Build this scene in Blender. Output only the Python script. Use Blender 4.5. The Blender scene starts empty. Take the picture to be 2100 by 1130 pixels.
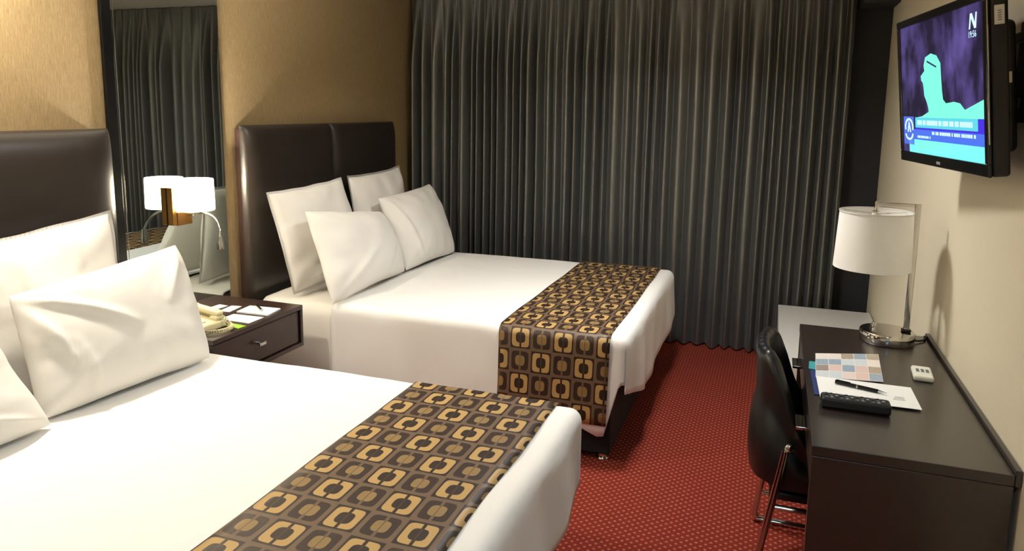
import bpy, bmesh, math, random
from mathutils import Vector, Matrix, noise

# ------------------------------------------------------------------ camera / world / exposure
scene = bpy.context.scene
COL = scene.collection
cam_d = bpy.data.cameras.new('camera'); cam = bpy.data.objects.new('camera', cam_d); COL.objects.link(cam)
scene.camera = cam
YAW, PITCH, ROLL, FPX, PPY = .3413, .1558, .0134, 1513.28, 460.29
def cam_axes():
    f0 = Vector((-math.sin(YAW), math.cos(YAW), 0)); r0 = Vector((math.cos(YAW), math.sin(YAW), 0)); up = Vector((0, 0, 1))
    F = f0*math.cos(PITCH) - up*math.sin(PITCH); U = up*math.cos(PITCH) + f0*math.sin(PITCH)
    return r0*math.cos(ROLL) + U*math.sin(ROLL), U*math.cos(ROLL) - r0*math.sin(ROLL), F
_R, _U, _F = cam_axes()
m = Matrix((_R, _U, -_F)).transposed().to_4x4(); m.translation = (2.722, 0, 1.641)
cam.matrix_world = m
cam_d.sensor_width = 36; cam_d.lens = FPX*36/2100; cam_d.shift_y = (PPY-565)/2100; cam_d.clip_start = .02
world = bpy.data.worlds.new('world'); scene.world = world; world.use_nodes = True
world.node_tree.nodes['Background'].inputs[0].default_value = (.5, .55, .6, 1)
world.node_tree.nodes['Background'].inputs[1].default_value = .1
vs = scene.view_settings
vs.view_transform = 'Standard'; vs.look = 'None'; vs.gamma = 1; vs.use_curve_mapping = False
vs.exposure = 0.3

# room dimensions (metres): headboard wall x=0, television wall x=XW, window wall y=YB
XW, YB, YF, ZC = 3.36, 5.31, -1.7, 2.47
DOWN_W, SCONCE_W, FILL_W, MAIN_W, TV_E = 19, 170, 16, 22, 1.2

# ------------------------------------------------------------------ materials
def sl(c):   # sRGB 0-255 -> linear
    return tuple(((v/255)/12.92 if v/255 <= .04045 else ((v/255+.055)/1.055)**2.4) for v in c) + (1,)
class NT:
    def __init__(s, name):
        s.m = bpy.data.materials.new(name); s.m.use_nodes = True; s.t = s.m.node_tree; s.n = s.t.nodes; s.l = s.t.links
        s.b = s.n['Principled BSDF']; s.out = s.n['Material Output']
    def node(s, t, **k):
        n = s.n.new(t)
        for a, v in k.items(): setattr(n, a, v)
        return n
    def put(s, sock, v):
        if isinstance(v, bpy.types.NodeSocket): s.l.new(v, sock)
        else: sock.default_value = v
    def M(s, op, a, b=0., c=0.):
        n = s.node('ShaderNodeMath', operation=op)
        for i, v in enumerate((a, b, c)): s.put(n.inputs[i], v)
        return n.outputs[0]
    def mix(s, f, a, b):
        n = s.node('ShaderNodeMix', data_type='RGBA')
        s.put(n.inputs[0], f); s.put(n.inputs[6], a); s.put(n.inputs[7], b); return n.outputs[2]
    def coord(s, kind='Object', scale=(1, 1, 1)):
        c = s.node('ShaderNodeTexCoord'); mp = s.node('ShaderNodeMapping'); s.l.new(c.outputs[kind], mp.inputs[0])
        mp.inputs['Scale'].default_value = scale; return mp.outputs[0]
    def noise(s, vec, scale=5., detail=3., rough=.5):
        n = s.node('ShaderNodeTexNoise'); s.l.new(vec, n.inputs['Vector'])
        n.inputs['Scale'].default_value = scale; n.inputs['Detail'].default_value = detail; n.inputs['Roughness'].default_value = rough
        return n.outputs[0]
    def bump(s, h, strength=.2, dist=.002):
        n = s.node('ShaderNodeBump'); s.put(n.inputs['Height'], h); n.inputs['Strength'].default_value = strength
        n.inputs['Distance'].default_value = dist; s.l.new(n.outputs[0], s.b.inputs['Normal'])
def simple(name, rgb, rough=.5, metal=0., var=.06, nscale=20., bump=0., spec=.5, coat=0., sheen=0., scale=(1, 1, 1), emit=None, es=1.):
    t = NT(name); c = sl(rgb)
    nz = t.noise(t.coord('Object', scale), nscale, 4)
    lo = tuple(max(0, v*(1-var)) for v in c[:3])+(1,); hi = tuple(min(1, v*(1+var)) for v in c[:3])+(1,)
    t.put(t.b.inputs['Base Color'], t.mix(nz, lo, hi))
    t.b.inputs['Roughness'].default_value = rough; t.b.inputs['Metallic'].default_value = metal
    t.b.inputs['Specular IOR Level'].default_value = spec
    if coat: t.b.inputs['Coat Weight'].default_value = coat; t.b.inputs['Coat Roughness'].default_value = .15
    if sheen: t.b.inputs['Sheen Weight'].default_value = sheen
    if bump: t.bump(nz, bump, .003)
    if emit: t.b.inputs['Emission Color'].default_value = sl(emit); t.b.inputs['Emission Strength'].default_value = es
    return t.m
MT = {}
def wallpaper():
    t = NT('gold_wallpaper')
    v = t.coord('Object', (1, 150, 11)); n = t.noise(v, 1.6, 5, .65)
    v2 = t.coord('Object', (1, 420, 60)); n2 = t.noise(v2, 1., 2)
    f = t.M('ADD', t.M('MULTIPLY', n, .7), t.M('MULTIPLY', n2, .3))
    r = t.node('ShaderNodeValToRGB'); t.l.new(f, r.inputs[0])
    r.color_ramp.elements[0].position = .3; r.color_ramp.elements[0].color = sl((124, 103, 69))
    r.color_ramp.elements[1].position = .72; r.color_ramp.elements[1].color = sl((176, 152, 111))
    t.l.new(r.outputs[0], t.b.inputs['Base Color']); t.b.inputs['Roughness'].default_value = .55
    t.bump(f, .5, .003); return t.m
def carpet():
    t = NT('red_dotted_carpet')
    c = t.node('ShaderNodeTexCoord'); sx = t.node('ShaderNodeSeparateXYZ'); t.l.new(c.outputs['Object'], sx.inputs[0])
    k = 2*math.pi/.036
    w = t.M('MULTIPLY', t.M('SINE', t.M('MULTIPLY', sx.outputs[0], k)), t.M('SINE', t.M('MULTIPLY', sx.outputs[1], k)))
    sm = t.node('ShaderNodeMapRange', interpolation_type='SMOOTHSTEP'); t.l.new(w, sm.inputs[0]); sm.inputs[1].default_value = .35; sm.inputs[2].default_value = .75
    n = t.noise(t.coord('Object'), 260, 2); n2 = t.noise(t.coord('Object'), 2.2, 3)
    base = t.mix(n, sl((104, 32, 23)), sl((146, 54, 40))); dot = t.mix(n, sl((168, 90, 66)), sl((196, 122, 94)))
    col = t.mix(sm.outputs[0], base, dot)
    col = t.mix(t.M('MULTIPLY', n2, .35), col, sl((104, 28, 20)))
    t.l.new(col, t.b.inputs['Base Color']); t.b.inputs['Roughness'].default_value = .95; t.b.inputs['Specular IOR Level'].default_value = .15
    t.bump(t.M('ADD', n, t.M('MULTIPLY', sm.outputs[0], .8)), .5, .004); return t.m
def runner_mat():
    t = NT('geometric_brocade')
    c = t.node('ShaderNodeTexCoord'); sx = t.node('ShaderNodeSeparateXYZ'); t.l.new(c.outputs['UV'], sx.inputs[0])
    U, V = sx.outputs[0], sx.outputs[1]
    fu, fv = t.M('FLOOR', U), t.M('FLOOR', V)
    par = t.M('FLOORED_MODULO', t.M('ADD', fu, fv), 2.)
    cu = t.M('ABSOLUTE', t.M('SUBTRACT', t.M('FRACT', U), .5)); cv = t.M('ABSOLUTE', t.M('SUBTRACT', t.M('FRACT', V), .5))
    def pn(p): return t.M('POWER', t.M('ADD', t.M('POWER', cu, p), t.M('POWER', cv, p)), 1/p)
    d = pn(6.); d3 = pn(3.2); mx = t.M('MAXIMUM', cu, cv)
    def lt(a, b): return t.M('LESS_THAN', a, b)
    dark, gold, taupe, olive = sl((46, 31, 24)), sl((178, 142, 86)), sl((112, 90, 70)), sl((136, 110, 68))
    n = t.noise(t.coord('UV', (30, 30, 1)), 3., 3)
    ringA = t.mix(n, gold, sl((200, 166, 106))); ringB = t.mix(n, dark, sl((60, 42, 32)))
    cenB = t.mix(n, olive, sl((156, 128, 82)))
    ring = t.mix(par, ringA, ringB); cen = t.mix(par, dark, cenB)
    fld = t.mix(par, dark, taupe)                       # field round the ring: dark on one tile, taupe on the next
    gap = t.M('MULTIPLY', lt(cu, .045), t.M('GREATER_THAN', cv, .2))
    col = t.mix(lt(mx, .468), taupe, fld)
    inner = t.mix(lt(d3, .225), ring, cen)
    inner = t.mix(gap, inner, fld)
    inner = t.mix(t.M('MULTIPLY', lt(cu, .012), lt(d3, .225)), inner, sl((92, 68, 46)))
    col = t.mix(lt(d, .405), col, inner)
    t.l.new(col, t.b.inputs['Base Color']); t.b.inputs['Roughness'].default_value = .42; t.b.inputs['Specular IOR Level'].default_value = .45
    wv = t.noise(t.coord('UV', (120, 120, 1)), 1., 2); t.bump(wv, .25, .001); return t.m
def shade_mat(name, rgb, tr):
    t = NT(name); t.n.remove(t.b)
    d = t.node('ShaderNodeBsdfDiffuse'); r = t.node('ShaderNodeBsdfTranslucent'); mx = t.node('ShaderNodeMixShader')
    nz = t.noise(t.coord('Object', (300, 300, 60)), 1., 2)
    c = t.mix(nz, sl(rgb), sl(tuple(min(255, v+6) for v in rgb)))
    t.l.new(c, d.inputs[0]); t.l.new(c, r.inputs[0]); mx.inputs[0].default_value = tr
    t.l.new(d.outputs[0], mx.inputs[1]); t.l.new(r.outputs[0], mx.inputs[2]); t.l.new(mx.outputs[0], t.out.inputs[0]); return t.m
def linen(name, rgb, nb=.25):
    t = NT(name); v = t.coord('Object')
    n = t.noise(v, 9, 4, .6); w = t.noise(t.coord('Object', (900, 900, 900)), 1., 1)
    c = sl(rgb); t.put(t.b.inputs['Base Color'], t.mix(n, tuple(x*.96 for x in c[:3])+(1,), c))
    t.b.inputs['Roughness'].default_value = .85; t.b.inputs['Specular IOR Level'].default_value = .2; t.b.inputs['Sheen Weight'].default_value = .15
    t.bump(t.M('ADD', n, t.M('MULTIPLY', w, .05)), nb, .012); return t.m
def wood(name, a, b, rough, coat=0.):
    t = NT(name); n = t.noise(t.coord('Object', (6, .9, 6)), 9, 6, .6)
    t.put(t.b.inputs['Base Color'], t.mix(n, sl(a), sl(b))); t.b.inputs['Roughness'].default_value = rough
    if coat: t.b.inputs['Coat Weight'].default_value = coat; t.b.inputs['Coat Roughness'].default_value = .22
    t.bump(n, .04, .001); return t.m
def leather(name, rgb, rough):
    t = NT(name); v = t.node('ShaderNodeTexVoronoi'); t.l.new(t.coord('Object'), v.inputs['Vector']); v.inputs['Scale'].default_value = 320
    n = t.noise(t.coord('Object'), 3, 3); c = sl(rgb)
    t.put(t.b.inputs['Base Color'], t.mix(n, tuple(x*.8 for x in c[:3])+(1,), tuple(min(1, x*1.2) for x in c[:3])+(1,)))
    t.b.inputs['Roughness'].default_value = rough; t.bump(t.M('ADD', v.outputs[0], t.M('MULTIPLY', n, 2.)), .08, .001); return t.m
def curtain_mat():
    t = NT('charcoal_satin'); n = t.noise(t.coord('Object', (500, 500, 40)), 1., 2)
    t.put(t.b.inputs['Base Color'], t.mix(n, sl((124, 125, 123)), sl((152, 152, 149))))
    t.b.inputs['Roughness'].default_value = .40; t.b.inputs['Metallic'].default_value = .80
    t.b.inputs['Sheen Weight'].default_value = .12; t.b.inputs['Sheen Roughness'].default_value = .4
    t.bump(n, .08, .001); return t.m
def brochure_mat():
    t = NT('brochure_print'); c = t.node('ShaderNodeTexCoord'); sx = t.node('ShaderNodeSeparateXYZ'); t.l.new(c.outputs['UV'], sx.inputs[0])
    u = t.M('MULTIPLY', sx.outputs[0], 5.); v = t.M('MULTIPLY', sx.outputs[1], 4.)
    cb = t.node('ShaderNodeCombineXYZ'); t.l.new(t.M('FLOOR', u), cb.inputs[0]); t.l.new(t.M('FLOOR', v), cb.inputs[1])
    wn = t.node('ShaderNodeTexWhiteNoise', noise_dimensions='2D'); t.l.new(cb.outputs[0], wn.inputs[0])
    r = t.node('ShaderNodeValToRGB'); t.l.new(wn.outputs[0], r.inputs[0]); r.color_ramp.interpolation = 'CONSTANT'
    cols = [(236, 214, 204), (120, 96, 82), (240, 226, 214), (112, 150, 178), (228, 190, 180), (150, 128, 92), (206, 220, 226)]
    e = r.color_ramp.elements
    e[0].color = sl(cols[0]); e[1].position = 1/7; e[1].color = sl(cols[1])
    for i in range(2, 7): x = e.new(i/7); x.color = sl(cols[i])
    n = t.noise(t.coord('UV', (30, 24, 1)), 1., 3)
    col = t.mix(t.M('MULTIPLY', n, .5), r.outputs[0], sl((250, 240, 232)))
    edge = t.M('GREATER_THAN', t.M('MAXIMUM', t.M('ABSOLUTE', t.M('SUBTRACT', t.M('FRACT', u), .5)), t.M('ABSOLUTE', t.M('SUBTRACT', t.M('FRACT', v), .5))), .475)
    t.l.new(t.mix(edge, col, sl((240, 236, 230))), t.b.inputs['Base Color']); t.b.inputs['Roughness'].default_value = .3; return t.m
def screen_mat():
    t = NT('screen_backdrop'); n = t.noise(t.coord('Object', (1, 5, 4)), 1.4, 4, .55)
    r = t.node('ShaderNodeValToRGB'); t.l.new(n, r.inputs[0])
    r.color_ramp.elements[0].position = .42; r.color_ramp.elements[0].color = sl((20, 12, 40))
    r.color_ramp.elements[1].position = .72; r.color_ramp.elements[1].color = sl((84, 70, 132))
    t.l.new(r.outputs[0], t.b.inputs['Emission Color']); t.b.inputs['Emission Strength'].default_value = TV_E
    t.b.inputs['Base Color'].default_value = (.01, .01, .012, 1); t.b.inputs['Roughness'].default_value = .25; return t.m
def glow(name, rgb, k=1.): return simple(name, (4, 4, 6), .3, emit=rgb, es=TV_E*k)
M_wallp, M_carpet, M_run = wallpaper(), carpet(), runner_mat()
M_cream = simple('cream_wall_paint', (222, 212, 186), .8, var=.03, nscale=60, bump=.05)
M_ceil = simple('white_ceiling_paint', (228, 224, 214), .9, var=.02)
M_char = simple('charcoal_wall_paint', (34, 34, 37), .75, var=.1)
M_dark_base = simple('dark_baseboard_paint', (46, 32, 26), .5)
M_sheet, M_duvet, M_pillow = linen('fitted_sheet_cotton', (238, 232, 222)), linen('white_bedspread_cotton', (246, 243, 238), .12), linen('pillow_cotton', (234, 230, 223), .2)
M_black = simple('black_bed_base_fabric', (15, 14, 15), .8, var=.2, nscale=60)
M_leather, M_chair = leather('dark_brown_leather', (42, 35, 30), .34), leather('black_leather', (14, 14, 16), .36)
M_chrome = simple('polished_chrome', (214, 212, 208), .09, 1., .02); M_nickel = simple('brushed_nickel', (190, 182, 170), .28, 1., .05)
M_brass = simple('bronze_brass', (150, 112, 62), .3, 1., .1, 40)
M_wenge = wood('dark_wenge_veneer', (40, 25, 22), (58, 38, 33), .34, .3)
M_desk = wood('dark_desk_laminate', (33, 25, 21), (46, 36, 30), .36, .65)
M_mirror = simple('mirror_silver', (196, 203, 200), .015, 1., .0)
M_curt = curtain_mat()
M_shade = shade_mat('warm_lamp_shade', (250, 244, 226), .55); M_shade2 = shade_mat('satin_lamp_shade', (250, 247, 240), .12)
M_blackpl = simple('black_gloss_plastic', (9, 9, 11), .2, var=.1); M_blackmat = simple('black_matt_plastic', (17, 17, 19), .5, var=.15)
M_white = simple('white_lacquer', (232, 230, 224), .22, var=.02, coat=.4)
M_paper = simple('white_paper', (246, 245, 240), .7, var=.02); M_navy = simple('navy_card', (34, 52, 108), .5); M_teal = simple('teal_card', (70, 158, 166), .45)
M_ivory = simple('ivory_plastic', (224, 212, 170), .4, var=.03); M_remote = simple('white_plastic', (226, 224, 210), .4, var=.02)
M_grey = simple('grey_rubber', (96, 110, 108), .6); M_green = simple('lime_green_card', (150, 196, 40), .5); M_ink = simple('grey_ink', (150, 148, 150), .7)
M_bulb = simple('lamp_bulb_glass', (255, 240, 210), .4, emit=(255, 226, 180), es=12); M_down = simple('downlight_diffuser', (255, 250, 240), .4, emit=(255, 226, 178), es=6)

# ------------------------------------------------------------------ mesh helpers
def obj(name, verts, faces, mat, parent=None, smooth=True, uv=None, angle=40):
    me = bpy.data.meshes.new(name); me.from_pydata([tuple(v) for v in verts], [], faces); me.update()
    if uv:
        ul = me.uv_layers.new(name='UVMap')
        for lp in me.loops: ul.data[lp.index].uv = uv[lp.vertex_index]
    return link(name, me, mat, parent, smooth, angle)
def link(name, me, mat, parent=None, smooth=True, angle=40):
    if smooth:
        me.shade_smooth()
        try: me.set_sharp_from_angle(angle=math.radians(angle))
        except Exception: pass
    me.materials.append(mat)
    o = bpy.data.objects.new(name, me); COL.objects.link(o)
    attach(o, parent); return o
def attach(o, parent):
    if parent is None: return
    o.parent = parent
    if parent.type == 'EMPTY' and not parent.get('_local'):
        o.matrix_parent_inverse = Matrix.Translation(-Vector(parent.location))
def thing(name, label, cat, loc, group=None, rot=None):
    e = bpy.data.objects.new(name, None); COL.objects.link(e); e.location = loc; e.empty_display_size = .05
    if rot is not None: e.rotation_euler = rot
    return tag(e, label, cat, group)
def tag(o, label, cat, group=None):
    o['label'] = label; o['category'] = cat
    if group: o['group'] = group
    return o
def struct(o, label, cat):
    o['kind'] = 'structure'; return tag(o, label, cat)
def bm_obj(name, bm, mat, parent=None, smooth=True, angle=40):
    me = bpy.data.meshes.new(name); bmesh.ops.recalc_face_normals(bm, faces=bm.faces); bm.to_mesh(me); bm.free(); return link(name, me, mat, parent, smooth, angle)
def box(name, lo, hi, mat, parent=None, bev=.003, seg=2, mtx=None):
    bm = bmesh.new(); bmesh.ops.create_cube(bm, size=1)
    for v in bm.verts: v.co = Vector([lo[i] + (v.co[i]+.5)*(hi[i]-lo[i]) for i in range(3)])
    if bev: bmesh.ops.bevel(bm, geom=bm.edges[:], offset=min(bev, .49*min(hi[i]-lo[i] for i in range(3))), segments=seg, affect='EDGES', profile=.5)
    if mtx: bm.transform(mtx)
    o = bm_obj(name, bm, mat, parent, bool(bev), 60)
    if bev: wn = o.modifiers.new('flat_faces', 'WEIGHTED_NORMAL'); wn.weight = 80; wn.keep_sharp = True
    return o
def lathe(name, prof, mat, parent=None, c=(0, 0, 0), seg=40, mtx=None, angle=40):
    """prof: list of (r, z); closed where r=0"""
    vs_, fs = [], []
    for r, z in prof:
        for i in range(seg):
            a = 2*math.pi*i/seg; vs_.append(Vector((c[0]+r*math.cos(a), c[1]+r*math.sin(a), c[2]+z)))
    for j in range(len(prof)-1):
        for i in range(seg):
            k = (i+1) % seg; fs.append((j*seg+i, j*seg+k, (j+1)*seg+k, (j+1)*seg+i))
    bm = bmesh.new(); bv = [bm.verts.new(v) for v in vs_]
    for f in fs: bm.faces.new([bv[i] for i in f])
    bmesh.ops.remove_doubles(bm, verts=bm.verts[:], dist=1e-6)
    if mtx: bm.transform(mtx)
    return bm_obj(name, bm, mat, parent, True, angle)
def spline(pts, n=8):
    P = [Vector(p) for p in pts]; out = []
    for i in range(len(P)-1):
        p0, p1, p2, p3 = P[max(i-1, 0)], P[i], P[i+1], P[min(i+2, len(P)-1)]
        for k in range(n):
            t = k/n; out.append(.5*((2*p1)+(p2-p0)*t+(2*p0-5*p1+4*p2-p3)*t*t+(3*p1-p0-3*p2+p3)*t**3))
    out.append(P[-1]); return out
def tube(name, pts, r, mat, parent=None, seg=12, smooth_n=0, taper=None):
    P = spline(pts, smooth_n) if smooth_n else [Vector(p) for p in pts]
    vs_, fs = [], []; prev = None
    for i, p in enumerate(P):
        t = (P[min(i+1, len(P)-1)]-P[max(i-1, 0)]).normalized()
        if prev is None: a = t.orthogonal().normalized()
        else: a = (prev - t*prev.dot(t)).normalized()
        prev = a; b = t.cross(a); rr = r*(taper(i/(len(P)-1)) if taper else 1)
        for k in range(seg):
            g = 2*math.pi*k/seg; vs_.append(p + a*math.cos(g)*rr + b*math.sin(g)*rr)
    for i in range(len(P)-1):
        for k in range(seg):
            q = (k+1) % seg; fs.append((i*seg+k, i*seg+q, (i+1)*seg+q, (i+1)*seg+k))
    fs.append(tuple(range(seg))[::-1]); fs.append(tuple((len(P)-1)*seg+k for k in range(seg)))
    return obj(name, vs_, fs, mat, parent)
def slab(name, corners, th, mat, parent=None, uvs=True):
    """thin sheet from four ground corners, thickness th upward"""
    c = [Vector(p) for p in corners]; up = Vector((0, 0, th))
    v = c + [p+up for p in c]
    f = [(3, 2, 1, 0), (4, 5, 6, 7)] + [(i, (i+1) % 4, (i+1) % 4+4, i+4) for i in range(4)]
    q = [(0, 0), (1, 0), (1, 1), (0, 1)]
    return obj(name, v, f, mat, parent, False, q+q if uvs else None)
def plane_box(name, lo, hi, mat, label, cat):
    return struct(box(name, lo, hi, mat, None, 0), label, cat)

# ------------------------------------------------------------------ the room
plane_box('floor', (-.1, YF-.1, -.08), (XW+.1, YB+.1, 0), M_carpet, 'red carpet with a fine pattern of pale dots', 'carpet')
plane_box('ceiling', (-.1, YF-.1, ZC), (XW+.1, YB+.1, ZC+.08), M_ceil, 'white painted ceiling above the hotel room', 'ceiling')
plane_box('wall_left', (-.1, YF-.1, 0), (0, YB+.1, ZC), M_wallp, 'headboard wall in streaked gold textured wallpaper', 'wall')
plane_box('wall_back', (0, YB, 0), (XW, YB+.1, ZC), M_char, 'charcoal window wall behind the long dark curtain', 'wall')
plane_box('wall_right', (XW, YF-.1, 0), (XW+.1, YB+.1, ZC), M_cream, 'plain cream wall behind the desk and television', 'wall')
plane_box('wall_front', (0, YF-.1, 0), (XW, YF, ZC), M_cream, 'cream wall at the entrance side of the room', 'wall')
struct(box('baseboard_right', (XW-.012, YF, 0), (XW, YB, .09), M_dark_base), 'dark baseboard along the cream wall', 'baseboard')
struct(box('trim_1', (3.16, 5.02, 2.295), (XW, YB, ZC), M_char), 'dark boxed beam end under the ceiling beside the curtain', 'trim')

# ------------------------------------------------------------------ curtain with pleats
def make_curtain():
    rnd = random.Random(11)
    x0, x1, z0, z1 = .03, 3.14, .012, 2.465
    folds = []; x = x0
    while x < x1:
        w = rnd.choice([.052, .062, .07, .08, .1]); folds.append((x, w, rnd.uniform(.65, 1.15), rnd.uniform(-1, 1), rnd.uniform(.2, .8))); x += w
    sc = (x1-x0)/(x-x0); NX, NZ = 1240, 40
    edges = [(f[0]-x0)*sc+x0 for f in folds]+[x1]
    vs_, fs = [], []; k = 0; cols = []
    for i in range(NX+1):
        xx = x0+(x1-x0)*i/NX
        while k < len(folds)-1 and xx >= edges[k+1]: k += 1
        t = (xx-edges[k])/(edges[k+1]-edges[k]); f = folds[k]
        # rounded ridge: sharp valley, broad front, leaning to one side
        tt = t**(.8+.5*f[4])
        ridge = math.sin(math.pi*tt)**1.2
        cols.append((xx, ridge*f[2], f[3], ridge))
    for j in range(NZ+1):
        q = j/NZ; z = z0+(z1-z0)*q
        top = max(0, (z-1.95)/.45)
        amp = .090*(1-.66*top**1.3)+.012*(1-q)
        for i in range(NX+1):
            xx, r, s, rg = cols[i]
            pl = noise.noise(Vector((xx*3.1, z*.5, 3)))
            lean = .018*noise.noise(Vector((xx*1.7, z*.8, 7.7)))*(1-q) + .012*pl
            pin = .022*top*math.cos(2*math.pi*xx/.145)        # pinch pleats gathered at the heading
            y = 5.235 - amp*r*(1+.25*pl) - pin*.6 - .02*noise.noise(Vector((xx*2, z*.35, 1)))
            vs_.append((xx+lean+.06*(xx-1.55)*0*q, y, z))
    W = NX+1
    for j in range(NZ):
        for i in range(NX): a = j*W+i; fs.append((a, a+1, a+W+1, a+W))
    o = obj('curtain', vs_, fs, M_curt, None, True, None, 180)
    tag(o, 'long charcoal satin pleated curtain covering the window wall', 'curtain')
make_curtain()

# ------------------------------------------------------------------ beds
TOP = .617
def rounded(p, lo, hi, r):
    q = Vector([min(max(p[i], lo[i]+r), hi[i]-r) for i in range(3)])
    d = p-q
    return q + d.normalized()*r if d.length > 1e-9 else p.copy()
def cover(name, x0, x1, y0, y1, ztop, r, side_hem, foot_hem, mat, seed, th=.007, step=.03, wr=.004, foot=True, head_hem=None):
    """cloth pulled over a bed: top, two sides and foot, with its own hem heights"""
    bm = bmesh.new(); cache = {}
    hx, hy = x1, None
    lo, hi = Vector((x0-9, y0, -9)), Vector((x1 if foot else x1+9, y1, ztop))
    def disp(p, n):
        w = noise.noise(Vector((p.x*3+seed, p.y*3, p.z*4)))*wr*1.6 + noise.noise(Vector((p.x*11, p.y*11+seed, p.z*3)))*wr*.5
        return w
    def vert(p):
        k = tuple(round(c, 4) for c in p)
        if k in cache: return cache[k]
        q = rounded(p, lo, hi, r)
        n = (p-Vector(((x0+x1)/2, (y0+y1)/2, ztop-.6))); 
        below = max(0, ztop-q.z)
        flare = .012*below/.3
        if abs(p.y-y0) < 1e-6 and below > r: q.y -= flare + .010*noise.noise(Vector((p.x*5, seed, below*2)))*below/.2
        if abs(p.y-y1) < 1e-6 and below > r: q.y += flare + .010*noise.noise(Vector((p.x*5, seed+5, below*2)))*below/.2
        if foot and abs(p.x-x1) < 1e-6 and below > r: q.x += flare + .012*noise.noise(Vector((p.y*5, seed, below*2)))*below/.2
        q.z += disp(p, n) if below < r else 0
        cache[k] = bm.verts.new(q); return cache[k]
    nx, ny = int((x1-x0)/step), int((y1-y0)/step)
    X = [x0+(x1-x0)*i/nx for i in range(nx+1)]; Y = [y0+(y1-y0)*i/ny for i in range(ny+1)]
    ins = [.2*r, .5*r, .8*r, r*1.1]
    if foot: X = sorted(set(X[:-2] + [x1-d for d in ins] + [x1]))
    Y = sorted(set([y0]+[y0+d for d in ins]+Y[2:-2]+[y1-d for d in ins]+[y1]))
    def quad(a, b, c, d):
        vv = [vert(Vector(p)) for p in (a, b, c, d)]
        if len(set(vv)) == 4:
            try: bm.faces.new(vv)
            except ValueError: pass
    for i in range(len(X)-1):
        for j in range(len(Y)-1):
            quad((X[i], Y[j], ztop), (X[i+1], Y[j], ztop), (X[i+1], Y[j+1], ztop), (X[i], Y[j+1], ztop))
    K = [0, .2*r, .5*r, .8*r, 1.1*r]
    def levels(h): return [ztop-k for k in K] + [ztop-1.1*r-(ztop-1.1*r-h)*t/9 for t in range(1, 10)]
    for yy, sgn in ((y0, 1), (y1, -1)):
        for i in range(len(X)-1):
            a, b = levels(side_hem(X[i])), levels(side_hem(X[i+1]))
            for k in range(len(a)-1): quad((X[i], yy, a[k]), (X[i+1], yy, b[k]), (X[i+1], yy, b[k+1]), (X[i], yy, a[k+1]))
    if foot:
        for j in range(len(Y)-1):
            a, b = levels(foot_hem(Y[j])), levels(foot_hem(Y[j+1]))
            for k in range(len(a)-1): quad((x1, Y[j], a[k]), (x1, Y[j+1], b[k]), (x1, Y[j+1], b[k+1]), (x1, Y[j], a[k+1]))
    o = bm_obj(name, bm, mat, None, True, 180)
    md = o.modifiers.new('thickness', 'SOLIDIFY'); md.thickness = th; md.offset = 1
    return o
def runner(name, x0, x1, y0, y1, ztop, r, hem, ph):
    """strip across the bed with real drape; uv counted in pattern tiles"""
    prof = []                                       # (y, z) outline
    hz = hem
    for t in range(9): prof.append((y0-.012*(1-t/8), hz+(ztop-r-hz)*t/8))
    for t in range(1, 7): a = math.pi/2*t/6; prof.append((y0+r-r*math.cos(a), ztop-r+r*math.sin(a)))
    n = 46
    for t in range(1, n): prof.append((y0+r+(y1-y0-2*r)*t/n, ztop))
    for t in range(0, 7): a = math.pi/2*t/6; prof.append((y1-r+r*math.sin(a), ztop-r+r*math.cos(a)))
    for t in range(1, 9): prof.append((y1+.012*t/8, ztop-r-(ztop-r-hz)*t/8))
    L = [0]
    for a, b in zip(prof, prof[1:]): L.append(L[-1]+math.hypot(b[0]-a[0], b[1]-a[1]))
    NX = 16; vs_, fs, uv = [], [], []
    for k, (y, z) in enumerate(prof):
        for i in range(NX+1):
            x = x0+(x1-x0)*i/NX
            wv = .0025*noise.noise(Vector((x*6, L[k]*5, y0)))
            xx = x + .008*noise.noise(Vector((L[k]*2.2, y0, i*.05)))
            vs_.append((xx, y, z+wv)); uv.append(((x-x0)/.103+ph[0], L[k]/.111+ph[1]))
    W = NX+1
    for k in range(len(prof)-1):
        for i in range(NX): a = k*W+i; fs.append((a, a+1, a+W+1, a+W))
    o = obj(name, vs_, fs, M_run, None, True, uv, 180)
    md = o.modifiers.new('thickness', 'SOLIDIFY'); md.thickness = .006; md.offset = -1
    return o
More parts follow.
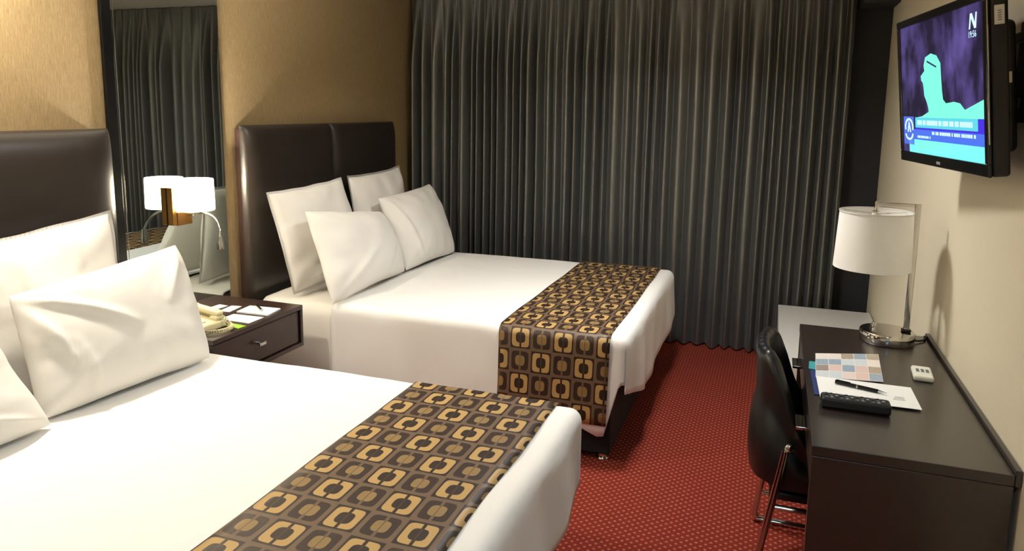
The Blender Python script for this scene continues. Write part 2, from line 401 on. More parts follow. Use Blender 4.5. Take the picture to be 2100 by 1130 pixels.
def headboard(y0, y1, label):
    h = thing('headboard', label, 'headboard', (.06, (y0+y1)/2, .6), 'padded leather headboards')
    box('backing_board', (.002, y0+.02, .55), (.05, y1-.02, 1.52), M_wenge, h, .004)
    mid = (y0+y1)/2
    for a, b in ((y0, mid-.002), (mid+.002, y1)):
        # padded panel: thick rounded front, swelling slightly in the middle
        bm = bmesh.new(); NY, NZ_ = 26, 30; g = {}
        for i in range(NY+1):
            for j in range(NZ_+1):
                s, t = 2*i/NY-1, 2*j/NZ_-1
                s2 = math.copysign(1-(1-abs(s))**1.7, s); t2 = math.copysign(1-(1-abs(t))**1.7, t)
                e = ((1-s2**8)*(1-t2**8))**.4
                sw = .010*(1-s2*s2)*(1-t2*t2)
                x = .052+.058*e+sw+.003*noise.noise(Vector((s*2, t*3, a)))*e
                g[i, j] = bm.verts.new((x, a+(b-a)*(s2+1)/2, .55+(1.535-.55)*(t2+1)/2))
        for i in range(NY):
            for j in range(NZ_): bm.faces.new((g[i, j], g[i+1, j], g[i+1, j+1], g[i, j+1]))
        ring = [g[i, 0] for i in range(NY+1)]+[g[NY, j] for j in range(1, NZ_+1)]+[g[i, NZ_] for i in range(NY-1, -1, -1)]+[g[0, j] for j in range(NZ_-1, 0, -1)]
        bk = [bm.verts.new((.05, v.co.y, v.co.z)) for v in ring]
        for i in range(len(ring)):
            k = (i+1) % len(ring); bm.faces.new((ring[i], bk[i], bk[k], ring[k]))
        bm_obj('leather_panel', bm, M_leather, h, True, 60)
    return h
def bed(y0, y1, label, seed, hb):
    b = thing('bed', label, 'bed', (1.1, (y0+y1)/2, 0), 'double beds')
    box('base', (.14, y0+.025, .032), (2.075, y1-.025, .31), M_black, b, .012)
    m_ = box('mattress', (.135, y0+.015, .31), (2.10, y1-.015, .592), M_sheet, b, .06, 5)
    box('piping', (.13, y0+.010, .440), (2.104, y1-.010, .447), M_sheet, m_, .003)
    for x in (.25, 2.035):
        for y in (y0+.06, y1-.06):
            f = lathe('foot', [(0, 0), (.026, 0), (.028, .006), (.022, .014), (.022, .031), (0, .031)], M_chrome, b, (x, y, 0), 20)
    return b
NB = (.79, 2.365); FB = (3.205, 4.765)
headboard(.736, 2.386, 'dark brown padded leather headboard of the bed nearest the camera')
headboard(3.205, 4.855, 'dark brown padded leather headboard beside the curtain, with central seam')
bed(NB[0], NB[1], 'double bed nearest the camera, under a white bedspread', 1, None)
bed(FB[0], FB[1], 'double bed beside the curtain, on a black base with chrome feet', 2, None)
def foot_h(y0, y1):
    return lambda y: .36-.10*min(1, max(0, (y-y0)/.5)) - .03*math.sin((y-y0)*4) if y < (y0+y1)/2 else .27+.07*max(0, (y-(y1-.4))/.4)
tag(cover('bedspread', .60, 2.145, FB[0]-.012, FB[1]+.012, TOP, .036, lambda x: .20-.065*max(0, (x-1.9)/.15) if x < 2.05 else .135+.27*min(1, (x-2.05)/.07), foot_h(*FB), M_duvet, 2.), 'white bedspread on the bed beside the curtain', 'bedspread', 'white bedspreads')
tag(cover('bedspread', .50, 2.145, NB[0]-.012, NB[1]+.012, TOP, .036, lambda x: .22+.16*min(1, max(0, (x-2.02)/.1)), lambda y: .30+.05*max(0, (y-1.9)/.45), M_duvet, 9.), 'white bedspread on the bed nearest the camera', 'bedspread', 'white bedspreads')
tag(cover('sheet', .15, .599, FB[0]-.004, FB[1]+.004, .602, .06, lambda x: .16+.01*math.sin(x*20), None, M_sheet, 5., foot=False, wr=.007, step=.022), 'cream under-sheet hanging beside the nightstand, below the far pillows', 'sheet')
tag(runner('bed_runner', 1.535, 2.068, FB[0]-.034, FB[1]+.034, TOP+.013, .046, .205, (.45, .15)), 'brown and gold geometric bed runner draped on the bed beside the curtain', 'bed runner', 'geometric bed runners')
tag(runner('bed_runner', 1.515, 2.062, NB[0]-.034, NB[1]+.034, TOP+.013, .046, .22, (.05, .6)), 'brown and gold geometric bed runner across the bed nearest the camera', 'bed runner', 'geometric bed runners')

# ------------------------------------------------------------------ pillows
def pillow(label, cs, T, seed, bow=.045, back=.6, flange=0., crease=(), N=72):
    """cs: top-left, top-right, bottom-right, bottom-left corners (seen from the room)"""
    TL, TR, BR, BL = [Vector(c) for c in cs]
    mid = (TL+TR+BR+BL)/4; TL, TR = TL+(TL-mid)*.02, TR+(TR-mid)*.02
    BL, BR = BL+(BL-mid)*.05, BR+(BR-mid)*.05; BL.z = max(BL.z, .628); BR.z = max(BR.z, .628)
    nrm = ((TR-TL)+(BR-BL)).cross((TL-BL)+(TR-BR)).normalized()
    if nrm.x < 0: nrm = -nrm
    W_, H_ = (TR-TL).length, (TL-BL).length
    vs_, fs = [], []; idx = {}
    for side in (1, -1):
        for i in range(N+1):
            for j in range(N+1):
                s, t = math.sin(math.pi/2*(2*i/N-1)), math.sin(math.pi/2*(2*j/N-1))
                if side < 0 and (i in (0, N) or j in (0, N)): idx[side, i, j] = idx[1, i, j]; continue
                rc = .03*(s*s*t*t)**2; a = s*(1-bow*(1-t*t)-rc); b = t*(1-bow*1.2*(1-s*s)-rc)
                a += .012*noise.noise(Vector((t*2.2, seed, 1)))*abs(s)**3; b += .016*noise.noise(Vector((s*2.5, seed, 5)))*abs(t)**3
                u, v = (a+1)/2, (b+1)/2
                p = (BL*(1-u)+BR*u)*(1-v)+(TL*(1-u)+TR*u)*v
                k = 1-flange
                f1 = max(0, 1-(abs(s)/k)**2.4); f2 = max(0, 1-(abs(t)/k)**2.4)
                e = (f1*f2)**.5
                th = T*e*(1 if side > 0 else back)
                ang = math.atan2(t, s); rad = math.hypot(s, t)
                wr = .015*noise.noise(Vector((ang*3.5, rad*1.1, seed)))*min(1, e*1.5)*min(1, rad)**3 + .012*noise.noise(Vector((a*2.4, b*2.1, seed*3.)))*min(1, e*1.5)
                for (cx_, cy_, dx, dy, L_, wd, h_) in crease:
                    ln = math.hypot(dx, dy); px, py = s-cx_, t-cy_
                    al = (px*dx+py*dy)/ln; pe = (px*-dy+py*dx)/ln
                    if 0 < al < L_: wr += 1.5*h_*math.sin(math.pi*al/L_)**.7*math.exp(-(pe/wd)**2)*min(1, e*2) * side
                p = p + nrm*(side*th + (wr if side > 0 else 0))
                idx[side, i, j] = len(vs_); vs_.append(p)
    for side in (1, -1):
        for i in range(N):
            for j in range(N):
                q = (idx[side, i, j], idx[side, i+1, j], idx[side, i+1, j+1], idx[side, i, j+1])
                fs.append(q if side > 0 else q[::-1])
    o = obj('pillow', vs_, fs, M_pillow, None, True, None, 180)
    bm = bmesh.new(); bm.from_mesh(o.data); bmesh.ops.recalc_face_normals(bm, faces=bm.faces); bm.to_mesh(o.data); bm.free()
    return tag(o, label, 'pillow', 'white pillows')
# bed beside the curtain
pillow('white pillow upright against the headboard, nearest the wall lamp on the far bed', [(.215, 3.19, 1.19), (.235, 3.88, 1.215), (.37, 3.93, .625), (.33, 3.25, .625)], .10, 3.1, .05, .6, .05, [(-.6, -.55, 1, .05, 1.1, .05, -.010), (-.7, -.8, 1, .1, 1.0, .05, .008), (-.5, -.5, 1, .3, 1.2, .07, .008)])
pillow('white pillow upright at the back of the far bed, nearest the curtain', [(.215, 3.97, 1.215), (.215, 4.66, 1.235), (.34, 4.62, .63), (.34, 3.93, .63)], .085, 5.7, .06, .6, .05)
pillow('plump white pillow leaning in front on the far bed, on the nightstand side', [(.41, 3.25, 1.095), (.42, 4.02, .995), (.60, 3.98, .64), (.63, 3.16, .64)], .135, 8.3, .055, .35, 0, [(-.95, -.95, .9, .8, 1.2, .09, .010), (.3, -.9, .5, 1, .9, .08, -.008)])
pillow('white pillow leaning in front on the far bed, on the curtain side', [(.40, 4.03, 1.075), (.40, 4.76, 1.10), (.63, 4.67, .64), (.60, 4.02, .64)], .12, 1.9, .05, .7, 0, [(-.9, .9, .35, -1.8, 1.8, .05, .009)])
# bed nearest the camera
pillow('white flanged pillow upright against the headboard of the nearest bed', [(.22, 1.45, 1.16), (.225, 2.225, 1.222), (.36, 2.15, .63), (.36, 1.45, .63)], .085, 4.4, .045, .6, .05, [(-.2, .95, .05, -1, .7, .05, .008), (.35, .95, .1, -1, .6, .05, .007)])
pillow('large creased white pillow leaning in front on the nearest bed, by the nightstand', [(.42, 1.635, 1.02), (.40, 2.37, 1.065), (.63, 2.27, .64), (.565, 1.61, .64)], .125, 6.2, .035, .7, 0, [(-1, .95, .7, -.75, 1.5, .06, .018), (-1, .8, .25, -1, 1.5, .05, .016), (-.7, .1, .2, -1, 1.1, .045, .014), (.85, .95, -.4, -.8, 1.0, .07, .012)])
pillow('white pillow at the left edge of the picture on the nearest bed', [(.46, .80, 1.0), (.42, 1.545, .96), (.625, 1.58, .64), (.60, .86, .64)], .10, 7.7, .05, .7, 0, [(.9, -.9, -.8, .5, 1.2, .06, .012)])

# ------------------------------------------------------------------ mirror, wall sconce, nightstand
mr = thing('wall_mirror', 'tall frameless mirror between the headboards, reflecting the curtain', 'mirror', (.006, 2.8, .6))
box('glass', (.0015, 2.475, .60), (.012, 3.128, 2.455), M_mirror, mr, 0)
box('edge_strip', (.0015, 2.425, .60), (.020, 2.474, 2.455), M_blackpl, mr, .003)
box('bevel_strip', (.010, 2.489, .60), (.0135, 2.494, 2.455), M_chrome, mr, .001)

def sconce(label):
    X0, cy = .0145, 2.80
    s = thing('wall_sconce', label, 'wall lamp', (X0, cy, 1.06), 'bronze wall lamps')
    cx_, sy = .104, 2.808
    box('backplate', (X0, 2.724, 1.068), (.046, 2.750, 1.248), M_brass, s, .003)
    box('arm_box', (X0, 2.7505, 1.064), (.050, 2.844, 1.130), M_brass, s, .003)
    tube('shade_arm', [(.050, sy, 1.122), (cx_, sy, 1.122), (cx_, sy, 1.175)], .007, M_nickel, s, 10)
    lathe('shade_carrier', [(0, 1.130), (.030, 1.130), (.030, 1.136), (0, 1.136)], M_nickel, s, (cx_, sy, 0), 28)
    sh = lathe('lamp_shade', [(.0895, 1.142), (.0885, 1.21), (.0875, 1.285)], M_shade, s, (cx_, sy, 0), 56)
    lathe('added_diffuser', [(.031, 1.139), (.088, 1.139)], M_shade, s, (cx_, sy, 0), 48)  # disc added across the open bottom to dim light on the nightstand
    for r_, z_ in ((.090, 1.141), (.088, 1.284)): lathe('shade_rim', [(r_-.0015, z_), (r_, z_), (r_, z_+.003), (r_-.0015, z_+.003), (r_-.0015, z_)], M_white, sh, (cx_, sy, 0), 56)
    lathe('bulb', [(0, 1.172), (.012, 1.174), (.014, 1.19), (.024, 1.215), (.02, 1.235), (0, 1.243)], M_bulb, s, (cx_, sy, 0), 20)
    lathe('pivot', [(0, -.013), (.010, -.009), (.014, 0), (.010, .009), (0, .013)], M_chrome, s, (.062, 2.832, 1.113), 18)
    g = tube('reading_arm', [(.050, 2.832, 1.113), (.10, 2.834, 1.120), (.15, 2.834, 1.118), (.20, 2.832, 1.098), (.235, 2.818, 1.055), (.245, 2.806, 1.02)], .0055, M_chrome, s, 10, 7)
    lathe('reading_head', [(0, 1.024), (.010, 1.024), (.012, 1.008), (.017, .985), (.018, .958), (.014, .956), (.012, .97), (0, .975)], M_chrome, g, (.246, 2.804, 0), 20)
    L = bpy.data.lights.new('sconce_light', 'POINT'); L.energy = SCONCE_W; L.color = (1, .94, .84); L.shadow_soft_size = .045
    lo = bpy.data.objects.new('sconce_light', L); COL.objects.link(lo); lo.location = (cx_, sy, 1.21); attach(lo, s)
    return s
def copy_tree(o, parent=None):
    c = o.copy(); COL.objects.link(c)
    if parent: c.parent = parent; c.matrix_parent_inverse = o.matrix_parent_inverse.copy()
    for ch in list(o.children): copy_tree(ch, c)
    return c
sc1 = sconce('lit bronze wall lamp with white drum shade, fixed on the mirror')
sc2 = copy_tree(sc1); sc2.location.y -= 2.42; sc2.location.x -= .012       # its twin on the wall beyond the left edge of the view
sc2['label'] = 'lit bronze wall lamp on the wallpaper, beyond the nearest headboard'

def nightstand():
    y0, y1, xf, zt, zb = 2.40, 3.028, .54, .657, .447
    n = thing('nightstand', 'dark wenge floating nightstand with one drawer between the beds', 'nightstand', (.27, 2.71, zb))
    box('top_panel', (.0, y0, zt-.022), (xf, y1, zt), M_wenge, n, .002)
    box('bottom_panel', (.0, y0, zb), (xf, y1, zb+.02), M_wenge, n, .002)
    for y in (y0, y1-.02): box('side_panel', (.0, y, zb+.021), (xf, y+.02, zt-.023), M_wenge, n, .002)
    box('back_panel', (.0, y0+.021, zb+.021), (.015, y1-.021, zt-.023), M_wenge, n, .001)
    d = box('drawer', (xf-.034, y0+.024, zb+.025), (xf-.010, y1-.024, zt-.027), M_wenge, n, .003)
    tube('knob_stem', [(xf-.010, 2.69, .560), (xf+.016, 2.69, .560)], .006, M_chrome, d)
    box('knob', (xf+.014, 2.668, .551), (xf+.026, 2.712, .570), M_chrome, d, .004, 3)
    lp = box('support_leg', (.06, 2.44, 0), (.10, 2.99, zb-.001), M_wenge, n, .002)
nightstand()
Z = .658
def sheet(name, cs, label, cat, mat, th=.0015, z=Z, group=None): return tag(slab(name, [(x, y, z) for x, y in cs], th, mat), label, cat, group)
sheet('note_card', [(.160, 2.775), (.214, 2.768), (.220, 2.866), (.164, 2.872)], 'small white card farthest left of the cards on the nightstand', 'card', M_paper, .002)
sheet('note_card', [(.246, 2.775), (.304, 2.778), (.288, 2.884), (.236, 2.874)], 'small white card beside the notepad on the nightstand', 'card', M_paper, .002)
sheet('notepad', [(.338, 2.786), (.513, 2.792), (.496, 2.912), (.326, 2.898)], 'white notepad with a pen lying on it, on the nightstand', 'notepad', M_paper, .006)
sheet('leaflet', [(.345, 2.665), (.512, 2.66), (.512, 2.764), (.345, 2.758)], 'cream leaflet beside the telephone on the nightstand', 'leaflet', M_paper, .002)
def pen(a, b, r, label):
    p = thing('pen', label, 'pen', a, 'pens'); a, b = Vector(a), Vector(b)
    q = lambda t: a.lerp(b, t)
    tube('barrel', [q(0), q(.84)], r, M_blackpl, p, 14); tube('grip_ring', [q(.42), q(.45)], r*1.12, M_chrome, p, 14)
    tube('tip', [q(.84), q(.92), q(1)], r*.95, M_chrome, p, 12, 0, lambda t: 1-.8*t)
    up = Vector((0, 0, r*1.15)); tube('clip', [q(.02)+up, q(.3)+up], r*.25, M_blackpl, p, 8)
pen((.365, 2.90, .670), (.46, 2.825, .670), .005, 'small black pen on the nightstand notepad')

def telephone():
    t = thing('telephone', 'ivory desk telephone with coiled cord on the nightstand', 'telephone', (.36, 2.52, Z))
    # wedge body
    x0, x1, y0, y1 = .20, .445, 2.425, 2.60
    v = [(x0, y0, Z), (x1, y0, Z), (x1, y1, Z), (x0, y1, Z), (x0+.01, y0+.008, Z+.065), (x1-.005, y0+.008, Z+.030), (x1-.005, y1-.008, Z+.030), (x0+.01, y1-.008, Z+.065)]
    bm = bmesh.new(); bv = [bm.verts.new(p) for p in v]
    for f in [(3, 2, 1, 0), (4, 5, 6, 7), (0, 1, 5, 4), (1, 2, 6, 5), (2, 3, 7, 6), (3, 0, 4, 7)]: bm.faces.new([bv[i] for i in f])
    bmesh.ops.bevel(bm, geom=bm.edges[:], offset=.007, segments=3, affect='EDGES', profile=.5)
    bd = bm_obj('body', bm, M_ivory, t)
    for i in range(4):
        for j in range(3):
            x = .285+i*.034; y = 2.445+j*.024; z = Z+.065-.035*(x-x0)/.245
            box('key', (x, y, z-.004), (x+.02, y+.016, z+.004), M_remote, bd, .002)
    h = box('handset', (.215, 2.553, Z+.062), (.435, 2.595, Z+.088), M_ivory, t, .012, 4, Matrix.Translation((.325, 0, Z+.075)) @ Matrix.Rotation(math.radians(8), 4, 'Y') @ Matrix.Translation((-.325, 0, -Z-.075)))
    for x in (.225, .385): box('ear_piece', (x, 2.549, Z+.050-.14*(x-.225)), (x+.048, 2.599, Z+.076-.14*(x-.225)), M_ivory, h, .011, 4)
    coil = []
    base = spline([(.445, 2.575, Z+.045), (.485, 2.575, Z+.016), (.512, 2.545, Z+.014), (.508, 2.49, Z+.014), (.47, 2.45, Z+.014), (.444, 2.445, Z+.018)], 40)
    for i, p in enumerate(base):
        a = i*.9; coil.append(p+Vector((.0075*math.cos(a), .0075*math.cos(a)*.4, .0075*math.sin(a))))
    tube('coiled_cord', coil, .0024, M_ivory, t, 6)
    slab('key_card', [(.445, 2.59, Z), (.525, 2.575, Z), (.528, 2.62, Z), (.45, 2.628, Z)], .003, M_green, t)
telephone()
tag(box('soap_box', (.06, 2.755, Z), (.105, 2.80, Z+.022), M_paper, None, .004), 'tiny white box at the back of the nightstand by the mirror', 'box')

# ------------------------------------------------------------------ desk, drawers
def desk():
    x0, x1, y0, y1, zt = 2.866, 3.343, 2.068, 3.312, .743
    d = thing('desk', 'dark wood writing desk along the cream wall', 'desk', (3.1, 2.69, 0))
    box('desktop', (x0, y0, zt-.03), (x1, y1, zt), M_desk, d, .002)
    box('rear_lip', (x1+.0005, y0, zt-.03), (x1+.0155, y1, zt+.014), M_desk, d, .002)
    box('near_side_panel', (x0+.002, y0+.001, 0), (x1, y0+.035, zt-.031), M_desk, d, .002)
    box('far_side_panel', (x0+.002, y1-.036, 0), (x1, y1-.001, zt-.031), M_desk, d, .002)
    box('modesty_panel', (x1-.03, y0+.036, .25), (x1-.01, y1-.037, zt-.031), M_desk, d, .002)
    for a, b in ((y0+.04, 2.685), (2.692, y1-.04)):
        w = box('drawer', (x0+.004, a, .605), (x0+.45, b, zt-.034), M_desk, d, .002)
        c = (a+b)/2-.02
        box('handle', (x0-.032, c-.05, .673), (x0+.0035, c+.05, .684), M_chrome, w, .002)
desk()
tag(box('luggage_bench', (2.80, 3.80, .05), (3.352, 5.075, .382), M_white, None, .006, 2), 'low white lacquered luggage bench between desk and curtain', 'bench')
bench = bpy.data.objects['luggage_bench']
box('plinth', (2.83, 3.83, 0), (3.33, 5.04, .049), M_black, bench, .002)

# desk lamp
def desk_lamp():
    cx_, cy_, z = 3.185, 3.185, .744
    l = thing('desk_lamp', 'chrome desk lamp with white drum shade on the dark desk', 'desk lamp', (cx_, cy_, z))
    lathe('base', [(0, 0), (.098, 0), (.101, .004), (.101, .040), (.098, .044), (.060, .046), (0, .046)], M_chrome, l, (cx_, cy_, z), 64)
    px = 3.252
    box('post', (px-.0105, cy_-.0075, z+.046), (px+.0105, cy_+.0075, 1.298), M_chrome, l, .002)
    box('post_foot', (px-.017, cy_-.013, z+.046), (px+.017, cy_+.013, z+.056), M_blackpl, l, .003)
    box('arm', (3.10, cy_-.0065, 1.283), (px-.011, cy_+.0065, 1.298), M_chrome, l, .002)
    lathe('finial', [(0, 0), (.014, 0), (.015, .006), (.009, .012), (.0075, .04), (.006, .05), (0, .052)], M_chrome, l, (3.108, cy_, 1.255), 20)
    sh = lathe('lamp_shade', [(.142, 1.036), (.132, 1.262)], M_shade2, l, (3.108, cy_, 0), 72)
    for k in range(3):
        a = 2*math.pi*k/3+.5
        tube('shade_spoke', [(3.108, cy_, 1.252), (3.108+.131*math.cos(a), cy_+.131*math.sin(a), 1.254)], .002, M_chrome, sh, 8)
    lathe('shade_rim', [(.1315, 1.258), (.1345, 1.258), (.1345, 1.263), (.1315, 1.263), (.1315, 1.258)], M_white, sh, (3.108, cy_, 0), 72)
    tube('socket', [(3.108, cy_, 1.255), (3.108, cy_, 1.19)], .016, M_remote, l, 16)
    lathe('bulb', [(0, 1.075), (.022, 1.09), (.029, 1.12), (.02, 1.16), (.014, 1.189), (0, 1.19)], M_remote, l, (3.108, cy_, 0), 20)
    lathe('switch_knob', [(0, 0), (.010, 0), (.010, .018), (.007, .022), (0, .023)], M_chrome, l, (3.14, 3.205, z+.0455), 18)
    tube('power_cord', [(3.285, 3.20, z+.008), (3.31, 3.215, z+.005), (3.330, 3.24, z+.005), (3.338, 3.29, z+.005)], .004, M_blackmat, l, 8, 6)
desk_lamp()
ZD = .7435
sheet('folder', [(2.888, 2.46), (3.02, 2.48), (3.02, 2.72), (2.884, 2.70)], 'navy card folder peeping out under the white paper on the desk', 'folder', M_navy, .0025, ZD)
sheet('card', [(2.880, 2.715), (2.92, 2.71), (2.925, 2.80), (2.885, 2.80)], 'small teal card at the left edge of the desk', 'card', M_teal, .0022, ZD)
sheet('brochure', [(2.899, 2.625), (3.112, 2.66), (3.132, 2.972), (2.910, 2.895)], 'brochure printed with a grid of small photographs on the desk', 'brochure', brochure_mat(), .002, ZD+.003)
wp = thing('paper_sheet', 'white letter sheet with a pen on it, on the desk', 'paper', (3.05, 2.5, ZD+.0055))
slab('page', [(2.904, 2.43, ZD+.0055), (3.192, 2.435, ZD+.0055), (3.19, 2.63, ZD+.0055), (2.900, 2.63, ZD+.0055)], .0012, M_paper, wp)
for k in range(3): slab('letterhead_line', [(3.12+.004*k, 2.495+.012*k, ZD+.0068), (3.155, 2.495+.012*k, ZD+.0068), (3.155, 2.499+.012*k, ZD+.0068), (3.12+.004*k, 2.499+.012*k, ZD+.0068)], .0002, M_ink, wp)
pen((2.957, 2.575, ZD+.0145), (3.105, 2.525, ZD+.0135), .0062, 'black pen with chrome tip on the white paper on the desk')

def tv_remote():
    r = thing('remote_control', 'long black television remote on the desk in front of the paper', 'remote control', (3.0, 2.40, ZD))
    bd = box('body', (2.902, 2.355, ZD), (3.098, 2.412, ZD+.034), M_blackmat, r, .009, 4)
    mats = [M_grey, M_blackpl, M_ink]
    for i in range(12):
        for j in range(3):
            mt = M_navy if (i == 0 and j == 2) else mats[(i*2+j) % 3]
            box('button', (2.914+i*.0145, 2.366+j*.0155, ZD+.0335), (2.922+i*.0145, 2.373+j*.0155, ZD+.0355), mt, bd, .0012, 1)
tv_remote()
def ac_remote():
    e = thing('remote_control', 'small white remote with grey buttons near the wall on the desk', 'remote control', (3.247, 2.78, ZD), None, (0, 0, math.radians(-4))); e['_local'] = 1
    bd = box('body', (-.031, -.06, 0), (.031, .06, .020), M_remote, e, .008, 4)
    box('display', (-.021, .018, .0195), (.021, .045, .0208), M_remote, bd, .0008, 1)
    for i in range(3):
        for j in range(2): box('button', (-.020+i*.015, -.012+j*.018, .0195), (-.010+i*.015, -.002+j*.018, .0222), M_grey, bd, .001, 1)
ac_remote()

# ------------------------------------------------------------------ chair
def chair():
    c = thing('desk_chair', 'black leather shell chair with chrome frame pushed under the desk', 'chair', (2.925, 2.70, 0), None, (0, 0, 0)); c['_local'] = 1
    # U-shaped plan of the shell, from near front tip round the back to the far tip
    plan = spline([(.16, -.235, 0), (.02, -.238, 0), (-.10, -.228, 0), (-.185, -.175, 0), (-.218, -.09, 0), (-.224, 0, 0), (-.218, .09, 0), (-.185, .175, 0), (-.10, .228, 0), (.02, .238, 0), (.16, .235, 0)], 14)
    n = len(plan); NZ_ = 22; vs_, fs = [], []
    def rim(x):
        t = min(1, max(0, (x+.20)/.17)); s = t*t*(3-2*t)
        return .845-.275*s - .09*min(1, max(0, (x+.03)/.19))
    rings = []
    for i, p in enumerate(plan):
        t = (plan[min(i+1, n-1)]-plan[max(i-1, 0)]).normalized(); inn = Vector((-t.y, t.x, 0))
        if inn.dot(Vector((.0, 0, 0))-p) < 0: inn = -inn
        zr = rim(p.x); row = []
        rib = .006*abs(math.sin(i*math.pi/7))
        prof = []
        z0 = .40
        for k in range(NZ_+1):                       # outer face upward
            q = k/NZ_; z = z0+(zr-.022-z0)*q
            bulge = .018*math.sin(math.pi*min(1, q*1.6)) - .012*math.sin(math.pi*q)
            prof.append((-bulge-.002, z))
        for k in range(1, 8):                        # rolled rim
            a = math.pi*k/8; prof.append((.022-.022*math.cos(a)+0, zr-.022+.022*math.sin(a)+rib*.5))
        for k in range(NZ_, -1, -1):                 # inner face downward with vertical channels
            q = k/NZ_; z = z0+(zr-.022-z0)*q
            prof.append((.044+rib*math.sin(math.pi*min(1, q+.1))**.5*(1 if q < .95 else .5)+.012*(1-q), z))
        for o_, z in prof: row.append(len(vs_)); vs_.append(Vector((p.x, p.y, 0))+inn*o_+Vector((0, 0, z)))
        rings.append(row)
    m_ = len(rings[0])
    for i in range(n-1):
        for k in range(m_): fs.append((rings[i][k], rings[i+1][k], rings[i+1][(k+1) % m_], rings[i][(k+1) % m_]))
    fs.append(tuple(rings[0])); fs.append(tuple(rings[-1][::-1]))
    o = obj('backrest', vs_, fs, M_chair, c, True, None, 60)
    bm = bmesh.new(); bm.from_mesh(o.data); bmesh.ops.recalc_face_normals(bm, faces=bm.faces); bm.to_mesh(o.data); bm.free()
    box('seat', (-.165, -.185, .355), (.255, .185, .465), M_chair, c, .04, 5)
    box('seat_pan', (-.15, -.17, .325), (.24, .17, .354), M_blackmat, c, .006)
    for s in (-1, 1):
        y = s*.252
        tube('leg', [(-.112, y, .545), (-.118, y, .50), (-.150, y, .30), (-.188, y, .07), (-.185, y, .025), (-.150, y, .0125), (.20, y, .0125)], .012, M_chrome, c, 14, 6)
        tube('seat_rail', [(-.14, s*.238, .335), (.235, s*.238, .335)], .010, M_chrome, c, 12)
        tube('stretcher', [(-.165, s*.238, .135), (.10, s*.238, .135)], .009, M_chrome, c, 12)
        lathe('bolt', [(0, 0), (.014, 0), (.014, .012), (.010, .016), (0, .017)], M_chrome, c, (0, 0, 0), 16, Matrix.Translation((-.10, s*.238, .552)) @ Matrix.Rotation(-s*math.pi/2, 4, 'X'))
    tube('cross_bar', [(.10, -.238, .135), (.10, .238, .135)], .009, M_chrome, c, 12)
chair()

